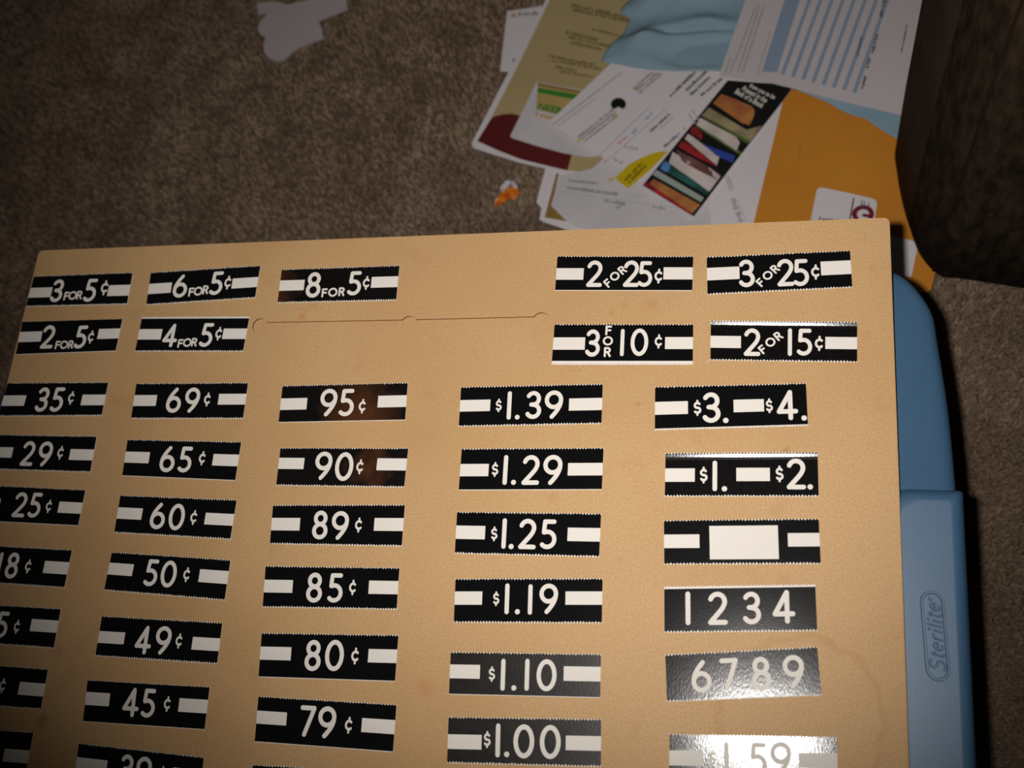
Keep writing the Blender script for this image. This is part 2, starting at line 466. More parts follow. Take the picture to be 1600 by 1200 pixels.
c = 'c'
FR = lambda a, b, d, h, t=0: [('F', *a, h, t), ('O', *b, h, t), ('R', *d, h, t)]
STRIPS = [
 ('3 for 5¢', 'A', [(215, 245), (832, 222), (795, 425), (163, 440)], [(None, 325, 317, 378), (677, None, 305, 372)],
  [('3', 362, 338, 140), ('5', 568, 335, 142), (c, 655, 320, 92)] + FR((418, 372), (457, 368), (499, 366), 54), {}),
 ('6 for 5¢', 'A', [(945, 222), (1630, 178), (1595, 385), (915, 430)], [(None, 1073, 287, 350), (1452, None, 263, 325)],
  [('6', 1130, 310, 142), ('5', 1355, 292, 144), (c, 1425, 288, 84)] + FR((1198, 347), (1241, 341), (1287, 333), 55), {}),
 ('2 for 5¢', 'A', [(142, 530), (768, 512), (725, 715), (100, 738)], [(None, 262, 592, 655), (615, None, 578, 640)],
  [('2', 303, 627, 144), ('5', 508, 628, 142), (c, 570, 628, 80)] + FR((363, 678), (403, 676), (445, 675), 52), {'teeth': (0.3, 0)}),
 ('4 for 5¢', 'A', [(890, 500), (1562, 497), (1520, 720), (845, 720)], [(None, 1012, 578, 643), (1395, None, 575, 640)],
  [('4', 1068, 618, 146), ('5', 1293, 615, 148), (c, 1368, 607, 84)] + FR((1130, 668), (1173, 662), (1217, 660), 54), {'edge': 'top'}),
 ('35¢', 'A', [(50, 912), (680, 907), (637, 1122), (-10, 1125)], [(None, 160, 992, 1057), (512, None, 988, 1054)],
  [('3', 270, 1018, 152), ('5', 362, 1018, 152), (c, 447, 1008, 84)], {}),
 ('69¢', 'A', [(855, 915), (1553, 910), (1520, 1140), (820, 1140)], [(None, 980, 990, 1058), (1367, None, 983, 1050)],
  [('6', 1090, 1022, 157), ('9', 1203, 1022, 157), (c, 1297, 1018, 86)], {}),
 ('29¢', 'E', [(-36, 394), (607, 405), (565, 635), (-94, 616)], [(None, 80, 477, 542), (438, None, 487, 555)],
  [('2', 178, 515, 155), ('9', 285, 518, 157), (c, 380, 510, 85)], {}),
 ('65¢', 'E', [(800, 425), (1510, 440), (1472, 685), (765, 655)], [(None, 935, 507, 577), (1332, None, 518, 590)],
  [('6', 1050, 550, 164), ('5', 1160, 553, 162), (c, 1265, 545, 88)], {'teeth': (1, 0)}),
 ('25¢', 'E', [(-118, 708), (537, 740), (490, 968), (-178, 934)], [(None, 2, 797, 862), (368, None, 815, 885)],
  [('2', 128, 835, 158), ('5', 222, 838, 157), (c, 307, 845, 84)], {'teeth': (1, 0.2)}),
 ('60¢', 'E', [(755, 773), (1482, 803), (1440, 1055), (715, 1013)], [(None, 890, 858, 930), (1283, None, 885, 958)],
  [('6', 990, 905, 167), ('0', 1107, 912, 167), (c, 1212, 915, 92)], {}),
 ('18¢', 'F', [(-214, -2), (453, 35), (403, 278), (-278, 230)], [(None, -95, 85, 160), (277, None, 105, 182)],
  [('1', 0, 132, 162), ('8', 80, 135, 165), (c, 178, 140, 88)], {}),
 ('50¢', 'F', [(702, 48), (1443, 97), (1405, 355), (652, 293)], [(None, 833, 127, 202), (1247, None, 157, 238)],
  [('5', 948, 180, 170), ('0', 1057, 188, 170), (c, 1168, 192, 93)], {}),
 ('15¢', 'F', [(-304, 361), (383, 402), (337, 655), (-370, 605)], [(None, -175, 440, 515), (195, None, 468, 545)],
  [('1', -62, 497, 165), ('5', 15, 505, 167), (c, 107, 518, 88)], {}),
 ('49¢', 'F', [(640, 448), (1392, 490), (1358, 753), (597, 703)], [(None, 780, 553, 628), (1203, None, 580, 660)],
  [('4', 900, 600, 180), ('9', 1022, 603, 180), (c, 1120, 606, 94)], {}),
 ('¢ sign whose number is cut off', 'G', [(-398, 525), (303, 580), (257, 838), (-470, 780)], [(120, None, 660, 742)],
  [(c, 18, 685, 94)], {}),
 ('45¢', 'G', [(550, 648), (1313, 692), (1280, 963), (520, 912)], [(None, 687, 733, 815), (1120, None, 763, 848)],
  [('4', 822, 790, 185), ('5', 930, 795, 182), (c, 1047, 800, 98)], {'teeth': (0.6, 0.3)}),
 ('only a white bar in view', 'G', [(-506, 918), (212, 975), (160, 1240), (-574, 1182)], [(25, None, 1078, 1160)], [], {}),
 ('39¢', 'G', [(495, 1042), (1277, 1130), (1245, 1405), (460, 1315)], [(None, 670, 1152, 1240), (1080, None, 1195, 1280)],
  [('3', 795, 1208, 188), ('9', 900, 1222, 188), (c, 1015, 1235, 98)], {}),
 ('8 for 5¢', 'B', [(163, 203), (898, 178), (877, 400), (135, 417)], [(None, 303, 270, 335), (722, None, 253, 320)],
  [('8', 362, 302, 158), ('5', 617, 292, 150), (c, 690, 290, 84)] + FR((430, 352), (482, 348), (537, 345), 56), {'ink': 'print_brown_left'}),
 ('95¢', 'H', [(368, 90), (1150, 70), (1133, 307), (342, 322)], [(None, 520, 168, 240), (963, None, 155, 228)],
  [('9', 655, 197, 172), ('5', 768, 197, 170), (c, 865, 220, 90)], {'ink': 'print_brown_right', 'teeth': (1, 0)}),
 ('90¢', 'H', [(355, 477), (1153, 480), (1127, 730), (327, 718)], [(None, 502, 543, 613), (957, None, 545, 620)],
  [('9', 623, 592, 177), ('0', 753, 597, 180), (c, 850, 598, 92)], {'ink': 'print_brown_end'}),
 ('89¢', 'H', [(308, 835), (1132, 833), (1112, 1098), (288, 1083)], [(None, 476, 918, 997), (940, None, 918, 998)],
  [('8', 603, 962, 180), ('9', 727, 965, 180), (c, 842, 962, 93)], {}),
 ('85¢', 'I', [(262, 135), (1098, 147), (1080, 413), (243, 398)], [(None, 431, 226, 306), (906, None, 229, 312)],
  [('8', 567, 273, 188), ('5', 697, 275, 184), (c, 805, 272, 96)], {}),
 ('80¢', 'I', [(238, 553), (1092, 567), (1070, 860), (217, 832)], [(None, 421, 645, 728), (903, None, 656, 740)],
  [('8', 558, 697, 195), ('0', 692, 697, 196), (c, 820, 700, 104)], {'teeth': (1, 0)}),
 ('79¢', 'J', [(217, 750), (1080, 803), (1057, 1102), (193, 1038)], [(None, 393, 853, 935), (862, None, 887, 975)],
  [('7', 525, 908, 197), ('9', 645, 915, 202), (c, 780, 932, 104)], {'teeth': (0.7, 0.2)}),
 ('only its black top edge in view, below the 79¢ strip', 'J', [(182, 1177), (1050, 1225), (1030, 1500), (160, 1450)], [(None, 345, 1275, 1360), (850, None, 1300, 1385)], [], {}),
 ('2 for 25¢', 'Cc', [(285, 120), (1133, 122), (1127, 338), (270, 337)], [(None, 448, 198, 270), (947, None, 192, 268)],
  [('2', 516, 232, 165), ('2', 745, 232, 165), ('5', 832, 234, 160), (c, 915, 247, 92)] + FR((600, 291), (643, 248), (690, 210), 54, 42), {'teeth': (1, 0), 'wf': 0.9}),
 ('3 for 25¢', 'D', [(17, 125), (912, 85), (927, 320), (22, 365)], [(None, 222, 187, 265), (730, None, 157, 243)],
  [('3', 268, 230, 172), ('2', 508, 225, 170), ('5', 605, 225, 168), (c, 695, 222, 94)] + FR((354, 287), (398, 243), (443, 203), 54, 42), {'wf': 0.9}),
 ('3 for 10¢', 'Cc', [(267, 545), (1133, 545), (1130, 803), (248, 803)], [(None, 457, 630, 707), (957, None, 628, 703)],
  [('3', 507, 665, 170), ('1', 690, 662, 170), ('0', 797, 660, 172), (c, 915, 655, 88), ('F', 605, 587, 60), ('O', 600, 652, 58), ('R', 597, 722, 62)], {'edge': 'bottom', 'wf': 0.88}),
 ('2 for 15¢', 'D', [(43, 527), (957, 535), (957, 788), (40, 775)], [(None, 231, 622, 697), (758, None, 627, 702)],
  [('2', 300, 660, 172), ('1', 537, 660, 172), ('5', 627, 660, 168), (c, 718, 668, 94)] + FR((367, 705), (415, 660), (464, 622), 56, 40), {'curl': 0.0011, 'ink': 'print_gloss', 'wf': 0.9}),
 ('$1.39', 'K', [(283, 97), (1168, 78), (1160, 332), (268, 350)], [(None, 465, 178, 250), (957, None, 172, 248)],
  [('$', 518, 215, 84), ('1', 584, 215, 177), ('.', 637, 215, 172), ('3', 737, 212, 174), ('9', 862, 210, 177)], {}),
 ('$1.29', 'K', [(287, 483), (1173, 477), (1162, 742), (268, 745)], [(None, 455, 580, 657), (950, None, 575, 653)],
  [('$', 495, 615, 92), ('1', 560, 618, 186), ('.', 615, 618, 182), ('2', 718, 618, 186), ('9', 855, 618, 188)], {'teeth': (1, 0.1)}),
 ('$1.25', 'K', [(258, 877), (1158, 888), (1145, 1165), (243, 1143)], [(None, 433, 968, 1052), (948, None, 978, 1062)],
  [('$', 490, 1017, 92), ('1', 552, 1015, 190), ('.', 600, 1015, 192), ('2', 697, 1018, 190), ('5', 828, 1020, 186)], {}),
 ('$1.19', 'Mm', [(248, 15), (1167, 13), (1162, 298), (237, 295)], [(None, 415, 97, 180), (935, None, 97, 180)],
  [('$', 502, 142, 92), ('1', 570, 143, 192), ('.', 637, 143, 190), ('1', 715, 147, 190), ('9', 830, 143, 190)], {}),
 ('$1.10', 'Mm', [(218, 472), (1157, 487), (1152, 762), (207, 740)], [(None, 401, 556, 643), (924, None, 564, 655)],
  [('$', 475, 613, 96), ('1', 545, 617, 200), ('.', 615, 617, 195), ('1', 695, 617, 200), ('0', 817, 620, 200)], {'ink': 'print_worn', 'teeth': (1, 0)}),
 ('$1.00', 'Mm', [(205, 878), (1157, 893), (1157, 1197), (195, 1172)], [(None, 411, 993, 1085), (937, None, 997, 1088)],
  [('$', 446, 1022, 106), ('1', 513, 1027, 212), ('.', 570, 1027, 205), ('0', 675, 1033, 213), ('0', 840, 1037, 213)], {'ink': 'print_worn'}),
 ('$3. and $4.', 'N', [(215, 97), (1157, 73), (1170, 345), (213, 373)], [(None, 420, 188, 268), (705, 895, 180, 258)],
  [('$', 479, 230, 100), ('3', 568, 228, 190), ('.', 655, 228, 190), ('$', 928, 217, 92), ('4', 1040, 213, 188), ('.', 1142, 213, 190)], {'edge': 'thin_bottom'}),
 ('$1. and $2.', 'N', [(280, 512), (1230, 507), (1237, 787), (275, 787)], [(None, 463, 608, 692), (722, 932, 605, 688)],
  [('$', 518, 650, 104), ('1', 588, 655, 190), ('.', 648, 655, 190), ('$', 992, 643, 104), ('2', 1095, 643, 192), ('.', 1182, 643, 190)], {'curl': 0.0008, 'ink': 'print_gloss'}),
 ('a large blank white box', 'N', [(270, 930), (1237, 920), (1250, 1208), (272, 1212)], [(None, 492, 1020, 1105), (555, 985, 968, 1177), (1044, None, 1013, 1097)], [], {}),
 ('1 2 3 4', 'O', [(272, 265), (1215, 250), (1228, 547), (273, 557)], [],
  [('1', 420, 402, 210), ('2', 605, 402, 207), ('3', 820, 400, 204), ('4', 1018, 393, 210)], {'edge': 'top'}),
 ('6 7 8 9', 'O', [(278, 690), (1227, 640), (1253, 950), (290, 990)], [],
  [('6', 504, 827, 203), ('7', 680, 815, 204), ('8', 878, 810, 210), ('9', 1080, 798, 210)], {'ink': 'print_gloss', 'tilt': 0.026}),
 ('$1.59', 'Pp', [(305, 985), (1350, 1003), (1357, 1310), (303, 1290)], [(None, 515, 1092, 1187), (1110, None, 1105, 1198)],
  [('$', 570, 1140, 106), ('1', 660, 1142, 212), ('.', 730, 1142, 205), ('5', 857, 1145, 208), ('9', 1000, 1143, 215)], {'ink': 'print_gloss', 'tilt': 0.026}),
]
SPELL = {'3 for 5¢': 'three for five', '6 for 5¢': 'six for five', '2 for 5¢': 'two for five', '4 for 5¢': 'four for five', '35¢': 'thirty-five cents',
         '69¢': 'sixty-nine cents', '29¢': 'twenty-nine cents', '65¢': 'sixty-five cents', '25¢': 'twenty-five cents', '60¢': 'sixty cents', '18¢': 'eighteen cents',
         '50¢': 'fifty cents', '15¢': 'fifteen cents', '49¢': 'forty-nine cents', '45¢': 'forty-five cents', '39¢': 'thirty-nine cents', '8 for 5¢': 'eight for five',
         '95¢': 'ninety-five cents', '90¢': 'ninety cents', '89¢': 'eighty-nine cents', '85¢': 'eighty-five cents', '80¢': 'eighty cents', '79¢': 'seventy-nine cents',
         '2 for 25¢': 'two for twenty-five', '3 for 25¢': 'three for twenty-five', '3 for 10¢': 'three for ten', '2 for 15¢': 'two for fifteen',
         '$1.39': 'one thirty-nine', '$1.29': 'one twenty-nine', '$1.25': 'one twenty-five', '$1.19': 'one nineteen', '$1.10': 'one ten', '$1.00': 'one dollar',
         '$3. and $4.': 'three and four dollars', '$1. and $2.': 'one and two dollars', '1 2 3 4': 'one to four', '6 7 8 9': 'six to nine', '$1.59': 'one fifty-nine'}
WHERE = {'3 for 5¢': 'top left corner', '3 for 10¢': 'with white lower margin', '4 for 5¢': 'with white upper margin',
         '95¢': 'faded brown', '8 for 5¢': 'faded brown', '6 7 8 9': 'shiny', '$1.59': 'very shiny',
         '2 for 15¢': 'shiny top edge', '$1. and $2.': 'shiny top edge', '$3. and $4.': 'white lower edge'}

# ------------------------------------------------------------------ floor: carpet
bm = bmesh.new()
bmesh.ops.create_grid(bm, x_segments=60, y_segments=60, size=1.6)
for v in bm.verts:
    v.co.x -= 0.35; v.co.y += 0.35
    v.co.z = 0.0012 * noise.noise(Vector((v.co.x * 14, v.co.y * 14, 0)))
M['carpet_base'] = mat('brown_carpet_backing', (130, 111, 94), 0.95, 0.05, vscale=300, rgb2=(100, 84, 70), bump=0.8, bscale=500)
M['carpet_pile'] = mat('taupe_brown_carpet_pile', (168, 145, 123), 0.95, 0.04, vscale=20, rgb2=(138, 116, 96))
fo = frombm('floor', bm, M['carpet_base'], None, True)
tag(fo, None, None, None, 'structure')


def carpet_pile():
    rs = np.random.RandomState(3)
    pts = []
    for (x0, x1, y0, y1, sp) in ((-1.02, 0.30, 0.19, 0.84, 0.0020), (0.05, 0.28, -0.14, 0.19, 0.0018), (-0.95, -0.44, -0.05, 0.19, 0.0034),
                                (-1.5, 0.9, 0.84, 1.4, 0.0046), (-1.5, -1.02, -0.3, 0.84, 0.0046), (0.30, 0.9, -0.3, 0.84, 0.0046)):
        nx = int((x1 - x0) / sp); ny = int((y1 - y0) / sp)
        gx, gy = np.meshgrid(np.arange(nx), np.arange(ny))
        x = x0 + (gx + rs.rand(ny, nx)) * sp; y = y0 + (gy + rs.rand(ny, nx)) * sp
        pts.append(np.stack([x.ravel(), y.ravel()], 1))
    p = np.concatenate(pts)
    n = len(p)
    # lean follows a slow swirl, so that the pile shows brushed patches
    ph = np.sin(p[:, 0] * 23 + 1.7 * np.sin(p[:, 1] * 17)) + np.cos(p[:, 1] * 29 + 1.3 * np.sin(p[:, 0] * 13))
    ang = ph * 0.7 + rs.randn(n) * 1.6
    h = 0.0045 + rs.rand(n) * 0.0020
    le = (0.0008 + rs.rand(n) * 0.0022)
    wd = 0.0006 + rs.rand(n) * 0.0006
    a2 = rs.rand(n) * math.pi
    V = np.zeros((n, 5, 3), np.float32)
    cx, sx = np.cos(a2) * wd, np.sin(a2) * wd
    tx, ty = np.cos(ang) * le, np.sin(ang) * le
    V[:, 0] = np.stack([p[:, 0] - cx, p[:, 1] - sx, np.zeros(n)], 1)
    V[:, 1] = np.stack([p[:, 0] + cx, p[:, 1] + sx, np.zeros(n)], 1)
    V[:, 2] = np.stack([p[:, 0] + cx + tx * .6, p[:, 1] + sx + ty * .6, h * .75], 1)
    V[:, 3] = np.stack([p[:, 0] - cx + tx * .6, p[:, 1] - sx + ty * .6, h * .75], 1)
    V[:, 4] = np.stack([p[:, 0] + tx * 1.3, p[:, 1] + ty * 1.3, h], 1)
    me = bpy.data.meshes.new('carpet_pile')
    me.vertices.add(n * 5); me.vertices.foreach_set('co', V.ravel())
    quad = np.array([0, 1, 2, 3]); tri = np.array([3, 2, 4])
    base = (np.arange(n) * 5)[:, None]
    loops = np.concatenate([base + quad, base + tri], 1).astype(np.int32)
    me.loops.add(n * 7); me.loops.foreach_set('vertex_index', loops.ravel())
    me.polygons.add(n * 2)
    st = (np.arange(n) * 7)[:, None] + np.array([0, 4])
    me.polygons.foreach_set('loop_start', st.ravel().astype(np.int32))
    me.polygons.foreach_set('loop_total', np.tile([4, 3], n).astype(np.int32))
    me.update(calc_edges=True); me.validate()
    o = link('carpet_pile', me, M['carpet_pile'])
    tag(o, 'short brown taupe pile of the carpet covering the floor', 'carpet', None, 'stuff')


carpet_pile()


# ------------------------------------------------------------------ storage bin with blue lid
def smooth_closed(pts, n):
    """Catmull-Rom through a closed list of points"""
    r = []
    k = len(pts)
    for i in range(k):
        p0, p1, p2, p3 = (np.array(pts[(i + j - 1) % k]) for j in range(4))
        for s in range(n):
            t = s / n
            r.append(tuple(0.5 * ((2 * p1) + (-p0 + p2) * t + (2 * p0 - 5 * p1 + 4 * p2 - p3) * t * t + (-p0 + 3 * p1 - 3 * p2 + p3) * t ** 3)))
    return r


right = [(0.0300, 0.2345), (0.0526, 0.2299), (0.0634, 0.2221), (0.0727, 0.2059), (0.0752, 0.1876), (0.0785, 0.155), (0.0802, 0.1217), (0.0815, 0.074), (0.0818, 0.004)]
lower = [(x, 0.008 - y) for x, y in right[:-1]][::-1]
rs = right + lower
left = [(-0.4215 - x, y) for x, y in rs][::-1]
top_out = smooth_closed(rs + [(-0.05, -0.2285), (-0.21, -0.2295), (-0.37, -0.2285)] + left + [(-0.37, 0.2365), (-0.21, 0.2375), (-0.05, 0.2365)], 5)


def inset(poly, d):
    n = len(poly); out = []
    for i in range(n):
        a = np.array(poly[(i - 1) % n]); b = np.array(poly[(i + 1) % n]); t = b - a; t = t / (np.linalg.norm(t) + 1e-9)
        out.append((poly[i][0] + (t[1] * d), poly[i][1] + (-t[0] * d)))
    return out


area = sum(top_out[i][0] * top_out[(i + 1) % len(top_out)][1] - top_out[(i + 1) % len(top_out)][0] * top_out[i][1] for i in range(len(top_out)))
SG = -1 if area > 0 else 1


def loft(rings, cap=True):
    V = []; F = []; n = len(rings[0][0])
    for poly, z in rings:
        V += [(x, y, z) for x, y in poly]
    for k in range(len(rings) - 1):
        for i in range(n):
            j = (i + 1) % n
            F.append((k * n + i, k * n + j, (k + 1) * n + j, (k + 1) * n + i))
    if cap:
        F.append(tuple(range((len(rings) - 1) * n, len(rings) * n)))
    return V, F


bin_ = empty('storage_bin', (-0.21, 0.004, 0))
tag(bin_, 'blue plastic storage bin with dusty blue lid standing under the hardboard', 'storage bin')
LID = lambda d: inset(top_out, SG * d)
DZ = BZ - 0.41
prof = [(0.004, 0.358), (0.001, 0.360), (0.0005, 0.383), (0.0010, 0.3875), (0.0024, 0.3902), (0.0046, 0.3918), (0.0075, 0.3928), (0.012, 0.3940), (0.022, 0.3965), (0.034, 0.3998), (0.043, 0.4020), (0.047, 0.4026), (0.050, 0.4022), (0.053, 0.4000), (0.058, 0.397)]
V, F = loft([(LID(d), z + DZ) for d, z in prof])
lid = pyd('lid', V, F, M['lid'], bin_, True)
V, F = loft([(LID(0.085), 0.0), (LID(0.075), 0.004), (LID(0.05), 0.08), (LID(0.035), 0.13), (LID(0.030), 0.14), (LID(0.018), 0.19), (LID(0.006), 0.202), (LID(0.006), 0.212)], False)
n_ = len(top_out)
F.append(tuple(range(n_)))
pyd('bin_body', V, F, M['blue_body'], bin_, True)


def rounded_rect(cx, cy, wx, wy, r, k=8):
    o = []
    for sx, sy, a0 in ((1, 1, 0), (-1, 1, 90), (-1, -1, 180), (1, -1, 270)):
        for i in range(k + 1):
            a = math.radians(a0 + 90 * i / k)
            o.append((cx + sx * (wx / 2 - r) + math.cos(a) * r, cy + sy * (wy / 2 - r) + math.sin(a) * r))
    return o


# raised handle pad on the right-hand rim of the lid (and its twin on the left)
for side in (1, -1):
    cx = 0.0637 if side == 1 else -0.4215 - 0.0637
    def pad(d):
        hw, hh = 0.0163 - d, 0.1018 - d
        o = []
        for sx, sy, a0 in ((1, 1, 0), (-1, 1, 90), (-1, -1, 180), (1, -1, 270)):
            rr = (0.0016 if sx * side > 0 else 0.0105)
            for i in range(9):
                a = math.radians(a0 + 90 * i / 8)
                o.append((cx + sx * (hw - rr) + math.cos(a) * rr, 0.0060 + sy * (hh - rr) + math.sin(a) * rr))
        return o
    V, F = loft([(pad(-0.0022), DZ + 0.386), (pad(-0.0018), DZ + 0.394), (pad(-0.0010), DZ + 0.3985), (pad(0.0002), DZ + 0.4008), (pad(0.0018), DZ + 0.4024), (pad(0.0036), DZ + 0.4031), (pad(0.0052), DZ + 0.4034)])
    hp = pyd('handle_pad', V, F, M['lid'], bin_, True)
    hp.data.polygons[len(F) - 1].use_smooth = False

# embossed maker's mark on the pad: a ring and slanted lettering
PZ = DZ + 0.4034
mark = []


def wall_ribbon(V, F, pts, closed, t, zb, h, bev):
    """raised stroke: flat top of width t, slanting sides"""
    n = len(pts)
    sec = [(-t / 2 - bev, 0), (-t / 2, h), (t / 2, h), (t / 2 + bev, 0)]
    s = len(V)
    for i in range(n):
        a = pts[(i - 1) % n] if (closed or i > 0) else pts[i]
        b = pts[(i + 1) % n] if (closed or i < n - 1) else pts[i]
        dx, dy = b[0] - a[0], b[1] - a[1]; d = math.hypot(dx, dy) or 1
        nx, ny = -dy / d, dx / d
        for o, z in sec: V.append((pts[i][0] + nx * o, pts[i][1] + ny * o, zb + z))
    for i in range(n if closed else n - 1):
        j = (i + 1) % n
        for k in range(3):
            F.append((s + 4 * i + k, s + 4 * j + k, s + 4 * j + k + 1, s + 4 * i + k + 1))


pc = P(1461, 993, PZ); pt = P(1455.5, 930, PZ); pb = P(1466.5, 1056, PZ)
ang = math.atan2(pt[1] - pb[1], pt[0] - pb[0])
Lr = math.dist(P(1454, 922, PZ), P(1468, 1067, PZ)); Wr = math.dist(P(1440, 993, PZ), P(1482, 993, PZ))


def tow(x, y):
    """mark coordinates: x along the reading direction, y up the letters"""
    return (pc[0] + math.cos(ang) * x - math.sin(ang) * y, pc[1] + math.sin(ang) * x + math.cos(ang) * y)


def pill(L, W, k=12):
    r = W / 2
    return [(L / 2 - r + r * math.cos(a), r * math.sin(a)) for a in [math.radians(-90 + 180 * i / k) for i in range(k + 1)]] + \
           [(-L / 2 + r + r * math.cos(a), r * math.sin(a)) for a in [math.radians(90 + 180 * i / k) for i in range(k + 1)]]


V = []; F = []
wall_ribbon(V, F, [tow(*p) for p in pill(Lr - 0.0024, Wr - 0.0024)], True, 0.0008, PZ, 0.0011, 0.00035)
pyd('embossed_ring', V, F, M['lid'], bin_)


def text_mesh(s, shear=0.0, bold=0.0):
    cu = bpy.data.curves.new('t', 'FONT'); cu.body = s; cu.size = 1.0; cu.shear = shear; cu.offset = bold; cu.resolution_u = 4
    o = bpy.data.objects.new('t', cu); C.objects.link(o)
    dg = bpy.context.evaluated_depsgraph_get(); dg.update()
    me = bpy.data.meshes.new_from_object(o.evaluated_get(dg))
    bpy.data.objects.remove(o, do_unlink=True); bpy.data.curves.remove(cu)
    return me


# italic letters with small serifs, drawn as double raised outlines
def letter_paths(ch):
    sl = 0.22
    if ch == 'S': p = [arc(0.30, 0.74, 0.20, 0.20, 30, 250, 12) + arc(0.26, 0.26, 0.24, 0.24, 70, -150, 12)], 0.62
    elif ch == 't': p = [[(0.14, 0.86), (0.14, 0.14)] + arc(0.24, 0.12, 0.10, 0.10, 180, 300, 5), [(0.02, 0.62), (0.30, 0.62)]], 0.36
    elif ch == 'e': p = [[(0.06, 0.36), (0.38, 0.36)] + arc(0.22, 0.34, 0.17, 0.28, 5, 310, 14)], 0.48
    elif ch == 'r': p = [[(0.10, 0.60), (0.10, 0.02)], arc(0.24, 0.42, 0.14, 0.18, 180, 50, 7)], 0.40
    elif ch == 'i': p = [[(0.10, 0.60), (0.10, 0.02)], arc(0.10, 0.82, 0.035, 0.035, 0, 360, 6)], 0.24
    elif ch == 'l': p = [[(0.10, 0.98), (0.10, 0.02)]], 0.24
    elif ch == '.': p = [arc(0.06, 0.60, 0.045, 0.045, 0, 360, 8)], 0.2
    return [[(x + y * sl, y) for x, y in q] for q in p[0]], p[1]


word = 'Sterilite.'
tot = sum(letter_paths(ch)[1] for ch in word)
hgt = math.dist(P(1450, 1025, PZ), P(1479, 1025, PZ)) * 0.86; wl = (Lr - 0.0085)
xs = -wl / 2; V = []; F = []
for ch in word:
    paths, adv = letter_paths(ch)
    for q in paths:
        pts = [tow(xs + x * wl / tot, (y - 0.5) * hgt) for x, y in q]
        V2 = []; wall_ribbon(V, F, pts, False, 0.0004 if ch != 'S' else 0.0005, PZ, 0.0010, 0.00035)
    xs += adv * wl / tot
pyd('embossed_lettering', V, F, M['lid'], bin_)

# ------------------------------------------------------------------ hardboard with its routed slot
BT = 0.0062
br = [P(66, 388, BZ), P(1390, 343, BZ)]
bx0, bx1, by0, by1 = -0.4775, 0.0530, -0.205, 0.2500


def board_mesh():
    bm = bmesh.new()
    o = rounded_rect((bx0 + bx1) / 2, (by0 + by1) / 2, bx1 - bx0, by1 - by0, 0.0030, 4)
    o = [(x + (0.0025 * (y / 0.25 if y > 0.2 else 0) * -1 if x > 0 else 0), y) for x, y in o]
    vs = [bm.verts.new((x, y, BZ - BT)) for x, y in o]
    f = bm.faces.new(vs)
    r = bmesh.ops.extrude_face_region(bm, geom=[f])
    for v in [g for g in r['geom'] if isinstance(g, bmesh.types.BMVert)]: v.co.z = BZ
    bmesh.ops.recalc_face_normals(bm, faces=bm.faces)
    ed = [e for e in bm.edges if abs(e.verts[0].co.z - e.verts[1].co.z) < 1e-6]
    bmesh.ops.bevel(bm, geom=ed, offset=0.0006, segments=2, affect='EDGES')
    return bm


def slot_outline():
    """a thin channel that widens into three round finger holes, as one outline"""
    up = [P(410, 503.5, BZ), P(625, 499.5, BZ), P(650, 499, BZ), P(835, 494.5, BZ)]
    lo = [P(410, 515, BZ), P(625, 513, BZ), P(650, 512.5, BZ), P(838, 508, BZ)]
    cs = [(P(405, 508.5, BZ), 0.0045), (P(638, 505.5, BZ), 0.0046), (P(845, 500.5, BZ), 0.0047)]
    yu = lambda x: float(np.interp(x, [p[0] for p in up], [p[1] for p in up]))
    yl = lambda x: float(np.interp(x, [p[0] for p in lo], [p[1] for p in lo]))
    xs = np.linspace(cs[0][0][0] - 0.0044, cs[2][0][0] + 0.0046, 420)
    U = []; Lw = []
    for x in xs:
        u = yu(x) if cs[0][0][0] < x < cs[2][0][0] else -9
        d = yl(x) if cs[0][0][0] < x < cs[2][0][0] else 9
        for (cx, cy), r in cs:
            if abs(x - cx) < r:
                k = math.sqrt(r * r - (x - cx) ** 2)
                u = max(u, cy + k); d = min(d, cy - k)
        U.append((float(x), u)); Lw.append((float(x), d))
    return U + Lw[::-1]


bo = frombm('price_board', board_mesh(), M['board'])
so = slot_outline()
so = [p for i, p in enumerate(so) if math.dist(p, so[i - 1]) > 2e-5]
V = [(x, y, BZ - 0.0013) for x, y in so] + [(x, y, BZ + 0.004) for x, y in so]
k = len(so)
cut = pyd('cut', V, [tuple(range(k))[::-1], tuple(range(k, 2 * k))] + [(i, (i + 1) % k, k + (i + 1) % k, k + i) for i in range(k)], None)
bmc = bmesh.new(); bmc.from_mesh(cut.data); bmesh.ops.recalc_face_normals(bmc, faces=bmc.faces); bmc.to_mesh(cut.data); bmc.free()
md = bo.modifiers.new('b', 'BOOLEAN'); md.operation = 'DIFFERENCE'; md.object = cut; md.solver = 'EXACT'
dg = bpy.context.evaluated_depsgraph_get(); dg.update()
me = bpy.data.meshes.new_from_object(bo.evaluated_get(dg))
bo.modifiers.clear(); bo.data = me
me.materials.clear(); me.materials.append(M['board']); me.materials.append(mat('cut_board_edge', (146, 100, 66), 0.8, 0.1, var=0.3, vscale=300))
me.polygons.foreach_set('use_smooth', [False] * len(me.polygons))
for p in me.polygons:
    p.material_index = 1 if abs(p.normal.z) < 0.6 else 0
bpy.data.objects.remove(cut, do_unlink=True)
tag(bo, 'large tan hardboard panel covered with black and white price strips, lying on the blue bin', 'board')

